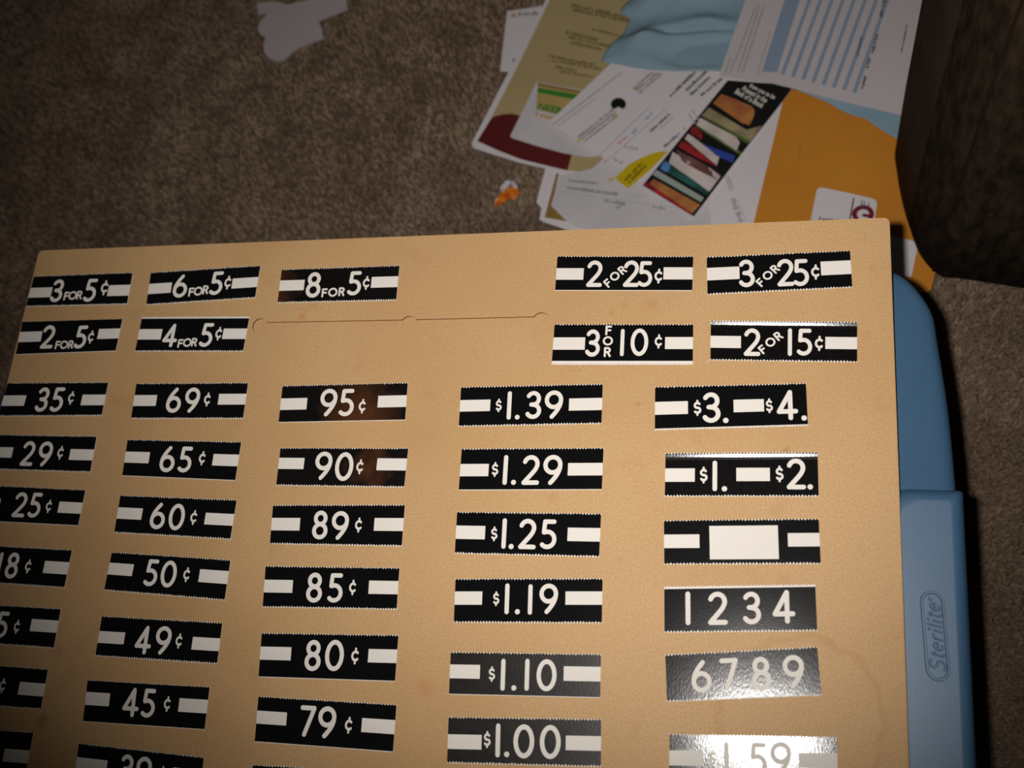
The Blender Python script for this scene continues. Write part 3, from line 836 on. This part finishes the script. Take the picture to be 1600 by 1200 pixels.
for name, crop, quad, bars, glyphs, kw in STRIPS:
    w_ = SPELL.get(name)
    if w_: lb = 'black price strip reading ' + name.replace('. and', ' and').rstrip('.') + ' (' + w_ + ')'
    elif name.startswith('only a'): lb = 'black price strip at the bottom left corner with only a white bar in view'
    elif name.startswith('only its'): lb = 'black price strip cut by the photo edge below the seventy-nine cents strip'
    elif name.startswith('¢'): lb = 'black price strip below the fifteen cents one, with its number cut off'
    elif name.startswith('a large'): lb = 'black price strip with a large blank white box between two white bars'
    else: lb = 'black strip of white numerals reading ' + name
    if name in WHERE: lb += ', ' + WHERE[name]
    price_strip(lb, crop, quad, bars, glyphs, **kw)


# ------------------------------------------------------------------ papers on the carpet
def wave(x, y):
    return 0.0011 * math.sin(x * 15.0 + 0.6) * math.cos(y * 12.0 + 0.3) + 0.0006 * math.sin(x * 31 + y * 23)


def flat(name, pts, z, m, parent=None, thick=0.0, world=False, grid=0.02):
    """a sheet or a printed patch cut along a 2 cm grid so that it follows the gentle waves of the pile of paper"""
    pw = pts if world else [P(x, y, z) for x, y in pts]
    bm = bmesh.new()
    vs = [bm.verts.new((x, y, 0)) for x, y in pw]
    f = bm.faces.new(vs); f.normal_update()
    if f.normal.z < 0: f.normal_flip()
    x0 = min(p[0] for p in pw); x1 = max(p[0] for p in pw); y0 = min(p[1] for p in pw); y1 = max(p[1] for p in pw)
    g = math.ceil(x0 / grid) * grid
    while g < x1:
        bmesh.ops.bisect_plane(bm, geom=bm.verts[:] + bm.edges[:] + bm.faces[:], plane_co=(g, 0, 0), plane_no=(1, 0, 0)); g += grid
    g = math.ceil(y0 / grid) * grid
    while g < y1:
        bmesh.ops.bisect_plane(bm, geom=bm.verts[:] + bm.edges[:] + bm.faces[:], plane_co=(0, g, 0), plane_no=(0, 1, 0)); g += grid
    if thick > 0:
        r = bmesh.ops.extrude_face_region(bm, geom=bm.faces[:])
        up = [v for v in r['geom'] if isinstance(v, bmesh.types.BMVert)]
        for v in bm.verts: v.co.z = -thick
        for v in up: v.co.z = 0
        bmesh.ops.recalc_face_normals(bm, faces=bm.faces)
    for v in bm.verts: v.co.z += z + wave(v.co.x, v.co.y)
    return frombm(name, bm, m, parent)


def sheet(name, label, cat, pts, z, m, thick=0.0005, group=None):
    p = [P(x, y, z) for x, y in pts]
    root = empty(name, (sum(a[0] for a in p) / len(p), sum(a[1] for a in p) / len(p), z - thick))
    tag(root, label, cat, group)
    flat('sheet', pts, z, m, root, thick)
    return root


def strokes(name, lines, z, m, parent, seed=1, solid=False):
    """rows of small printed marks: lines = (x0, y0, x1, y1, height)"""
    rn = random.Random(seed); V = []; F = []
    for x0, y0, x1, y1, h in lines:
        a = np.array(P(x0, y0, z)); b = np.array(P(x1, y1, z)); L = np.linalg.norm(b - a)
        if L < 1e-6: continue
        d = (b - a) / L; nn = np.array([-d[1], d[0]]); hh = h * 0.00058
        t = 0.0
        while t < L:
            w_ = (L if solid else hh * (0.25 + rn.random() * 0.5)); e = min(t + w_, L)
            steps = max(1, int((e - t) / 0.02)) if solid else 1
            k = hh * (1 if solid else 0.7 + rn.random() * 0.5)
            for s in range(steps):
                t0 = t + (e - t) * s / steps; t1 = t + (e - t) * (s + 1) / steps
                q = len(V)
                for tt, o in ((t0, -0.5), (t1, -0.5), (t1, -0.5 + k / hh), (t0, -0.5 + k / hh)):
                    p = a + d * tt + nn * hh * o
                    V.append((p[0], p[1], z + wave(p[0], p[1])))
                F.append((q, q + 1, q + 2, q + 3))
            t = e + hh * (0.14 + (0.35 if rn.random() < 0.18 else 0.0))
    return pyd(name, V, F, m, parent)


def words(name, s, a, b, z, m, parent, hscale=1.0, bold=0.0, shear=0.0):
    """real letters set between the photograph points a and b (baseline), on the plane z"""
    me = text_mesh(s, shear, bold)
    A = np.array(P(*a, z)); B = np.array(P(*b, z)); L = np.linalg.norm(B - A); d = (B - A) / L; nn = np.array([-d[1], d[0]])
    wx = max(v.co.x for v in me.vertices) or 1; k = L / wx
    for v in me.vertices:
        p = A + d * v.co.x * k + nn * v.co.y * k * hscale
        v.co = (p[0], p[1], z + wave(p[0], p[1]))
    return link(name, me, m, parent)


E_ = 0.0004   # print lies this far above its sheet

# white card at the far left of the pile
z = 0.0085
r = sheet('paper_card', 'small white card at the left of the paper pile, half under the khaki brochure', 'card', [(792, 17), (860, 8), (900, 20), (880, 112), (781, 111)], z, M['paper'])
strokes('printed_line', [(810, 22.5, 846, 20.5, 6)], z + E_, M['ink_grey'], r, 2)
strokes('orange_mark', [(799, 24, 806, 24, 7)], z + E_, M['orange_ink'], r, 2, True)
strokes('printed_mark', [(803, 91, 803, 97, 4)], z + E_, M['ink_dark'], r, 2, True)

# khaki brochure with maroon foot
z = 0.0100
r = sheet('brochure', 'khaki brochure with white border and dark maroon bottom panel lying on the carpet', 'brochure',
          [(862, -30), (1080, -30), (1060, 150), (950, 262), (930, 276), (890, 271), (812, 254), (740, 232), (737, 225), (800, 100), (852, 2)], z, M['paper'])
flat('khaki_panel', [(870, -26), (1070, -26), (1050, 150), (940, 250), (926, 270), (886, 265), (892, 238), (840, 190), (768, 183), (807, 105), (858, 2)], z + E_, M['khaki'], r)
flat('maroon_panel', [(768, 184), (775, 181), (786, 178), (800, 177), (812, 180), (850, 205), (893, 240), (886, 265.5), (815, 249), (780, 236), (746, 221)], z + 2 * E_, M['maroon'], r)
strokes('printed_text', [(893, 8, 984, 28, 6), (895, 15, 984, 33, 6), (884, 50, 935, 62, 5), (888, 57, 956, 73, 5), (892, 66, 940, 77, 5),
                         (857, 86, 930, 101, 5), (862, 93, 938, 107, 5), (868, 103, 900, 110, 5), (872, 110, 926, 119, 4), (925, 45, 972, 56, 5)], z + 2 * E_, M['khaki_ink'], r, 5)

# white envelope with green and gold print
z = 0.0118
r = sheet('envelope', 'white envelope with green lettering and a gold and green band, lying on the khaki brochure', 'envelope',
          [(838, 127), (960, 148), (980, 240), (916, 244), (880, 238), (835, 226), (799, 215), (797, 212)], z, M['paper_grey'])
flat('gold_band', [(840, 130), (925, 145), (900, 172), (880, 180), (870, 178), (837, 170)], z + E_, M['yellow_tan'], r)
strokes('brown_rule', [(839, 130, 920, 145, 4)], z + 2 * E_, M['gold'], r, 1, True)
flat('green_bar', [(840, 136), (915, 148.5), (908, 156), (839, 143)], z + 2 * E_, M['green'], r)
words('green_lettering', 'NEEM', (838, 169), (879, 177), z + 3 * E_, M['green'], r, 0.9, 0.03)
strokes('orange_row', [(837, 176, 867, 184, 8)], z + 3 * E_, M['orange_ink'], r, 9)

# white card with a gold rule, half under the brochure
z = 0.0092
r = sheet('gold_edged_card', 'white card with a gold corner rule, poking out from under the pile by the board', 'card',
          [(852, 262), (838, 316), (846, 325), (843, 343), (850, 347), (905, 366), (960, 366), (960, 262)], z, M['paper'])
flat('gold_rule', [(869, 270), (873, 270), (862, 322), (886, 346), (851, 340)], z + E_, M['gold'], r)

# handwritten slip
z = 0.0108
r = sheet('handwritten_slip', 'grey white slip with faint handwriting, between brochure and board', 'paper',
          [(925, 262), (950, 240), (1100, 270), (1150, 300), (1195, 366), (960, 366), (905, 356), (886, 346), (861, 321), (874, 274)], z, M['paper_grey'])
strokes('ruled_lines', [(878, 290, 1010, 306, 0.8), (876, 299, 1060, 325, 0.8)], z + E_, M['ink_light'], r, 4, True)
strokes('handwriting', [(888, 281, 935, 286, 4), (886, 292, 965, 303, 5), (944, 312, 978, 318, 5), (1020, 322, 1040, 326, 4), (962, 325, 975, 318, 3)], z + 2 * E_, M['ink_grey'], r, 6)

# plain letter between the slip and the manila envelope
z = 0.0124
r = sheet('letter', 'plain white letter with a short printed address, left of the orange envelope', 'letter',
          [(1120, 120), (1240, 130), (1200, 300), (1190, 366), (1112, 366), (1108, 300)], z, M['paper'])
words('printed_address', 'PINE Blvd', (1140, 312), (1155, 348), z + E_, M['ink_grey'], r, 1.1, 0.02)
strokes('printed_text', [(1133, 276, 1142, 299, 3), (1137, 274, 1146, 297, 3), (1153, 312, 1166, 346, 1.5)], z + E_, M['ink_light'], r, 3)

# orange manila envelope
z = 0.0140
r = sheet('manila_envelope', 'large orange manila envelope partly under board and ottoman', 'envelope',
          [(1228, 138), (1520, 196), (1455, 452), (1448, 456), (1300, 430), (1172, 372)], z, M['manila'], 0.0012)
lb = flat('mailing_label', [(1276, 297), (1279, 294), (1284, 293), (1325, 301), (1362, 309.5), (1368, 312), (1370.5, 317), (1366, 350), (1364, 372), (1262, 368)], z + E_, M['paper'], r)
lb['label'] = 'white mailing label with maroon emblem'
strokes('label_rule', [(1334, 309, 1327, 348, 2)], z + 2 * E_, M['maroon_logo'], lb, 1, True)
# emblem: an open ring with streaks rising from it
V = []; F = []
ctr = P(1348.5, 334, z + 2 * E_)
for q, t in ((arc(0, 0, 0.0062, 0.0058, -30, 215, 16), 0.0036), ([(0.0006, -0.001), (0.0060, -0.0022)], 0.0026)):
    vv = []; ff = []; ribbon([(ctr[0] + x, ctr[1] + y) for x, y in q], False, t, vv, ff, 0)
    o_ = len(V); V += [(x, y, z + 2 * E_ + wave(x, y)) for x, y, _ in vv]; F += [tuple(i + o_ for i in f) for f in ff]
pyd('emblem', V, F, M['maroon_logo'], lb)
strokes('emblem_streaks', [(1345, 325, 1347, 312, 1.2), (1349, 325, 1351, 313, 1.2), (1355, 327, 1358, 316, 1.2)], z + 2 * E_, M['ink_dark'], lb, 1, True)
strokes('label_text', [(1280, 342, 1310, 346, 5)], z + 2 * E_, M['ink_dark'], lb, 8)
l2 = flat('small_label', [(1380, 364), (1392, 367), (1432, 377), (1433, 390), (1424, 432), (1375, 425)], z + E_, M['paper'], r)
l2['label'] = 'white label at the lower right of the envelope'
strokes('pencil_mark', [(1250, 225, 1249, 250, 0.8)], z + E_, M['gold'], r, 1, True)

# flyer with a photograph of books
z = 0.0158
r = sheet('flyer', 'white printed flyer with a colour photo of stacked books and a yellow banner', 'flyer',
          [(955, 98), (1245, 120), (1238, 139), (1160, 238), (1083, 338), (1004, 288), (925, 234), (856, 190)], z, M['paper'])
ph = flat('book_photo', [(1137, 125), (1240, 133), (1236, 141), (1160, 239), (1084, 338), (1004, 289), (1072, 206)], z + E_, M['photo_black'], r)
for nm, pts, mm in [
    ('photo_patch', [(1127, 147), (1150, 155), (1174, 166), (1179, 172), (1178, 182), (1171, 196), (1160, 193), (1114, 161)], 'photo_orange'),
    ('photo_patch', [(1108, 168), (1166, 203), (1192, 196), (1172, 222), (1096, 181)], 'photo_beige'),
    ('photo_patch', [(1096, 181), (1100, 181), (1172, 221), (1168, 225)], 'photo_green'),
    ('photo_patch', [(1094, 184), (1150, 214), (1156, 223), (1151, 236), (1088, 195)], 'photo_white'),
    ('photo_patch', [(1088, 195), (1087, 198), (1157, 243), (1160, 239)], 'photo_green'),
    ('photo_patch', [(1080, 199), (1085, 198), (1096, 207), (1098, 213), (1095, 219), (1079, 208)], 'photo_red'),
    ('photo_patch', [(1098, 225), (1149, 244), (1145, 255), (1120, 244)], 'photo_blue'),
    ('photo_patch', [(1075, 209), (1084, 215), (1124, 246), (1120, 259), (1070, 217)], 'photo_white'),
    ('photo_patch', [(1066, 219), (1092, 236), (1122, 262), (1090, 247), (1060, 229)], 'photo_red'),
    ('photo_patch', [(1051, 237), (1075, 252), (1108, 262), (1126, 276), (1108, 300), (1045, 254)], 'photo_white'),
    ('photo_patch', [(1056, 233), (1064, 238), (1098, 255), (1127, 274), (1122, 282), (1090, 266), (1066, 252)], 'photo_mauve'),
    ('photo_patch', [(1040, 250), (1108, 299), (1104, 305), (1032, 263)], 'photo_teal'),
    ('photo_patch', [(1038, 251), (1047, 257), (1046, 265), (1041, 269), (1031, 263)], 'photo_lightblue'),
    ('photo_patch', [(1026, 265), (1100, 309), (1095, 316), (1019, 272)], 'photo_grey'),
    ('photo_patch', [(1021, 279), (1094, 320), (1081, 334), (1014, 286)], 'photo_orange'),
    ('photo_patch', [(1008, 283), (1013, 286), (1080, 331), (1078, 335), (1004, 289)], 'photo_red')]:
    flat(nm, pts, z + 2 * E_, M[mm], ph)
for s_, a, b in (('Present to the', (1157, 143), (1193, 164)), ('Back of a Book', (1148, 145), (1190, 168)), ('for you to be', (1170, 138), (1206, 157))):
    pass
words('white_lettering', 'Back of a Book', (1147, 144.5), (1190, 169), z + 3 * E_, M['letter_white'], ph, 1.5, 0.02)
words('white_lettering', 'Present in the', (1158, 140), (1196, 160.5), z + 3 * E_, M['letter_white'], ph, 1.5, 0.02)
words('white_lettering', 'from you to be', (1170, 135.5), (1209, 155), z + 3 * E_, M['letter_white'], ph, 1.4, 0.02)
bn = flat('yellow_banner', [(1044, 236), (1034, 236), (1022, 238), (1004, 245), (985, 254), (972, 266), (961, 277), (968, 284), (980.5, 293), (1000, 278), (1016, 265)], z + E_, M['yellow'], r)
strokes('banner_text', [(976, 281, 1004, 253, 5), (982, 284, 1009, 258, 5)], z + 2 * E_, M['ink_olive'], bn, 12)
disc = [(966 + 12 * math.cos(a) * 1.0, 162 + 10 * math.sin(a)) for a in [2 * math.pi * i / 20 for i in range(20)]]
disc = [(x, min(y, 166 + abs(x - 966) * 0.5)) for x, y in disc]
flat('round_stamp', disc, z + E_, M['ink_black'], r)
strokes('printed_text', [(864, 193, 972, 112, 2.5), (872, 195, 930, 152, 2), (903, 213, 958, 170, 4), (906, 217, 962, 174, 4), (910, 221, 965, 179, 4),
                         (991, 137, 1020, 112, 4), (994, 141, 1028, 113, 4), (998, 145, 1034, 114, 4)], z + E_, M['ink_grey'], r, 21)
strokes('bold_text', [(1047, 150, 1086, 112, 4.5), (1072, 141, 1104, 110, 4.5), (1079, 148, 1108, 120, 4.5), (1095, 149, 1128, 122, 4.5), (1016, 205, 1046, 178, 4), (1038, 229, 1062, 208, 4)], z + E_, M['ink_dark'], r, 22)
strokes('table_rule', [(935, 243, 1016, 165, 0.9), (943, 254, 1040, 170, 0.9)], z + E_, M['ink_grey'], r, 1, True)
strokes('small_text', [(1033, 200, 1052, 182, 3), (975, 228, 996, 232, 5), (958, 246, 972, 255, 5), (1076, 178, 1086, 194, 3), (1082, 172, 1092, 188, 3)], z + E_, M['ink_light'], r, 23)
strokes('yellow_marks', [(902, 219, 905, 216, 4), (959, 181, 962, 178, 4), (990, 139, 993, 136, 5), (1068, 203, 1070, 199, 3), (950, 281, 958, 278, 3)], z + E_, M['yellow'], r, 1, True)
strokes('red_table_text', [(965, 224, 979, 212, 4)], z + E_, M['red_ink'], r, 1)
strokes('blue_table_text', [(988, 208, 996, 199, 5), (1008, 186, 1019, 176, 4)], z + E_, M['sky_ink'], r, 1)


# pale blue crumpled cloth
def polyline_at(pts, t):
    d = [0]
    for i in range(1, len(pts)): d.append(d[-1] + math.dist(pts[i], pts[i - 1]))
    t *= d[-1]
    return (float(np.interp(t, d, [p[0] for p in pts])), float(np.interp(t, d, [p[1] for p in pts])))


def cloth():
    z = 0.0185
    left_ = [(1010, -60), (985, 0), (972, 12), (970, 20), (985, 29), (980, 42), (974, 54), (958, 66), (945, 82), (940, 96)]
    bot = [(940, 96), (965, 100), (985, 104), (1020, 109), (1060, 111), (1120, 110), (1180, 118), (1235, 136), (1290, 158), (1310, 170), (1331, 180), (1352, 185), (1375, 202), (1398, 215), (1430, 230)]
    right_ = [(1500, -60), (1460, 100), (1430, 230)]
    top_ = [(1010, -60), (1500, -60)]
    nu, nv = 150, 70
    V = []
    for j in range(nv + 1):
        for i in range(nu + 1):
            u = i / nu; v = j / nv
            Lf = polyline_at(left_, v); Rg = polyline_at(right_, v); Tp = polyline_at(top_, u); Bt = polyline_at(bot, u)
            x = (1 - u) * Lf[0] + u * Rg[0] + (1 - v) * Tp[0] + v * Bt[0] - ((1 - u) * (1 - v) * 1010 + u * (1 - v) * 1500 + (1 - u) * v * 940 + u * v * 1430)
            y = (1 - u) * Lf[1] + u * Rg[1] + (1 - v) * Tp[1] + v * Bt[1] - ((1 - u) * (1 - v) * -60 + u * (1 - v) * -60 + (1 - u) * v * 96 + u * v * 230)
            X, Y = P(x, y, z)
            n1 = noise.noise(Vector((X * 9, Y * 26, 1.0))); n2 = noise.noise(Vector((X * 30, Y * 45, 4.0)))
            e = min(1.0, min(u, 1 - u, 1 - v) * 14)
            hgt = (0.011 * (1 - abs(n1) * 2.2) + 0.0035 * n2) * e
            # long fold running right across
            fy = 52 - (x - 1050) * 0.06
            hgt -= 0.007 * math.exp(-((y - fy) / 6.0) ** 2) * min(1, max(0, (x - 1010) / 30)) * e
            under = min(1, max(0, (x - 1110) / 50))          # pressed flat below the statement
            hgt = hgt * (1 - 0.72 * under) - 0.0008 * under
            V.append((X, Y, z + wave(X, Y) + max(hgt, -0.001)))
    F = [(j * (nu + 1) + i, j * (nu + 1) + i + 1, (j + 1) * (nu + 1) + i + 1, (j + 1) * (nu + 1) + i) for j in range(nv) for i in range(nu)]
    o = pyd('blue_cloth', V, F, M['blue_cloth'], None, True)
    tag(o, 'crumpled pale blue cloth lying across the top of the paper pile', 'cloth')
    md = o.modifiers.new('thickness', 'SOLIDIFY'); md.thickness = 0.0007; md.offset = -1


cloth()

# statement with blue stripes
z = 0.0250
r = sheet('statement', 'white statement sheet with blue column stripes at the top of the pile', 'paper',
          [(1178, -40), (1163, 4), (1128, 104), (1124, 117), (1150, 121), (1195, 127), (1235, 137), (1290, 152), (1330, 162), (1400, 179), (1450, 190), (1500, -40)], z, M['statement'])
flat('blue_header', [(1238, -38), (1262, -38), (1250, 0), (1214, 113), (1190, 112), (1226, 0)], z + E_, M['blue_ink'], r)
for i in range(8):
    xt = 1268 + 17.3 * i; xb = 1222 + 16.0 * i; yb = 117 + 4.2 * i
    flat('blue_stripe', [(xt + 9, -38), (xt + 14, -38), (xb + 3.5, yb), (xb - 2.5, yb - 1.5)], z + E_, M['blue_ink'], r)
strokes('printed_text', [(1182, 6, 1150, 92, 2.5), (1187, 8, 1153, 112, 2.5), (1195, 6, 1160, 113, 2.5), (1142, 88, 1133, 115, 2), (1148, 92, 1140, 115, 2), (1204, 48, 1183, 118, 1.5)], z + E_, M['ink_grey'], r, 31)
strokes('printed_column', [(1384, -10, 1376, 28, 4), (1371, 55, 1363, 85, 3.5), (1359, 92, 1354, 108, 3.5), (1352, 120, 1347, 140, 3.5), (1346, 60, 1340, 90, 3), (1417, 40, 1408, 84, 2)], z + 2 * E_, M['ink_dark'], r, 32)

# white die-cut piece far left on the carpet
z = 0.0105
fo_pts = [(400, 5), (403, 20), (410, 19), (420, 18), (414, 24), (405, 34), (402, 45), (406, 53), (414, 58), (411, 69), (412, 81), (419, 90), (431, 94), (443, 91), (452, 81), (463, 73), (505, 58),
          (503, 46), (497, 31), (543, 13), (542, 0), (538, -14), (490, -3), (475, 1), (449, 7), (438, 3), (418, 2)]
o = flat('cutout', [p for p in fo_pts], z, M['foam'], None, 0.003)
o.name = 'white_cutout'
tag(o, 'white die-cut piece with rounded lobes lying alone on the carpet at upper left', 'cutout')


# crumpled sweet wrapper
def wrapper():
    cx, cy = P(790, 299, 0.012)
    root = empty('candy_wrapper', (cx, cy, 0.006))
    tag(root, 'small crumpled orange and clear wrapper lying alone on the carpet', 'wrapper')
    for nm, mm, ox, oy, sx, sy, sz, rot, sd in (('foil', 'foil', -0.001, -0.003, 0.0042, 0.0105, 0.0045, -0.75, 1), ('foil', 'foil', 0.006, -0.0005, 0.0052, 0.0055, 0.004, 0.4, 5),
                                               ('film', 'film', -0.0015, 0.0065, 0.0024, 0.0060, 0.004, -0.65, 2), ('film', 'film', 0.0068, 0.0060, 0.0022, 0.0050, 0.004, 0.55, 3)):
        bm = bmesh.new(); bmesh.ops.create_icosphere(bm, subdivisions=3, radius=1)
        for v in bm.verts:
            k = 1 + 0.55 * noise.noise(v.co * 2.6 + Vector((sd * 7, 0, 0))) - 0.25 * abs(noise.noise(v.co * 6 + Vector((0, sd, 0))))
            p = Vector((v.co.x * sx * k, v.co.y * sy * k, v.co.z * sz * k))
            ca, sa = math.cos(rot), math.sin(rot)
            v.co = (cx + ox + p.x * ca - p.y * sa, cy + oy + p.x * sa + p.y * ca, 0.0095 + p.z)
        frombm(nm, bm, M[mm], root)


wrapper()


# ------------------------------------------------------------------ brown ottoman
def ottoman():
    zf = 0.016
    sil = [P(1457, 434, zf), P(1437, 405, zf), P(1420, 362, zf), P(1408, 320, zf), P(1400, 275, zf), P(1398, 238, zf)]
    a = sil[0]
    fr = P(1600, 456, zf); d = np.array(fr) - np.array(a); d /= np.linalg.norm(d)
    nrm = np.array([-d[1], d[0]])
    A = np.array(a)
    front = [tuple(A + d * k) for k in (0.40, 0.30, 0.20, 0.10, 0.05, 0.018)]
    sd = sil[1:]
    B = np.array(sil[-1])
    back = [tuple(B + nrm * 0.03 + d * 0.004), tuple(B + nrm * 0.062 + d * 0.022), tuple(B + nrm * 0.085 + d * 0.06), tuple(B + nrm * 0.092 + d * 0.14), tuple(B + nrm * 0.092 + d * 0.30), tuple(B + nrm * 0.088 + d * 0.40)]
    rgt = [tuple(A + d * 0.445 + nrm * 0.06), tuple(A + d * 0.45 + nrm * 0.14), tuple(A + d * 0.44 + nrm * 0.21)]
    pts = front + [tuple(A + d * 0.004)] + sd + back + rgt[::-1]
    o = smooth_closed(pts, 6)
    ar = sum(o[i][0] * o[(i + 1) % len(o)][1] - o[(i + 1) % len(o)][0] * o[i][1] for i in range(len(o)))
    sg = -1 if ar > 0 else 1
    I = lambda k: inset(o, sg * k)
    rings = [(I(0.010), 0.0155), (I(0.003), 0.0165), (I(0.0), 0.022), (I(-0.001), 0.10), (I(-0.001), 0.20), (I(0.0), 0.30), (I(0.002), 0.345)]
    gx = sum(p[0] for p in o) / len(o); gy = sum(p[1] for p in o) / len(o)
    K = lambda q: [(gx + (x - gx) * q, gy + (y - gy) * q) for x, y in I(0.002)]
    rings += [(K(0.985), 0.356), (K(0.955), 0.365), (K(0.90), 0.371), (K(0.75), 0.374), (K(0.3), 0.375)]
    V, F = loft(rings)
    n = len(o)
    F.append(tuple(range(n))[::-1])
    cx = sum(p[0] for p in o) / n; cy = sum(p[1] for p in o) / n
    root = empty('ottoman', (cx, cy, 0.0155))
    tag(root, 'dark brown suede ottoman standing on the carpet at the upper right', 'ottoman')
    # napped front cover and smoother side cover as two panels of one shape
    kf = len(front) * 6
    side_idx = set(range(kf + 13, kf + (len(sd) + 3) * 6))
    Fs = [f for f in F if len(f) == 4 and (f[0] % n) in side_idx]
    Fr = [f for f in F if not (len(f) == 4 and (f[0] % n) in side_idx)]
    for nm, ff, mm in (('cover', Fr, 'suede_nap'), ('side_panel', Fs, 'suede')):
        pyd(nm, V, ff, M[mm], root, True)
    # seam between the two panels
    i0 = kf + 2
    V2 = []; F2 = []
    ctrl = [(rings[k][0][i0], rings[k][1]) for k in range(1, 9)]
    for (x, y), z in ctrl:
        for q in range(6):
            an = q * math.pi / 3
            V2.append((x + 0.0009 * math.cos(an), y + 0.0009 * math.sin(an), z))
    for k in range(len(ctrl) - 1):
        for q in range(6):
            F2.append((k * 6 + q, k * 6 + (q + 1) % 6, (k + 1) * 6 + (q + 1) % 6, (k + 1) * 6 + q))
    pyd('seam', V2, F2, M['suede_seam'], root, True)


ottoman()
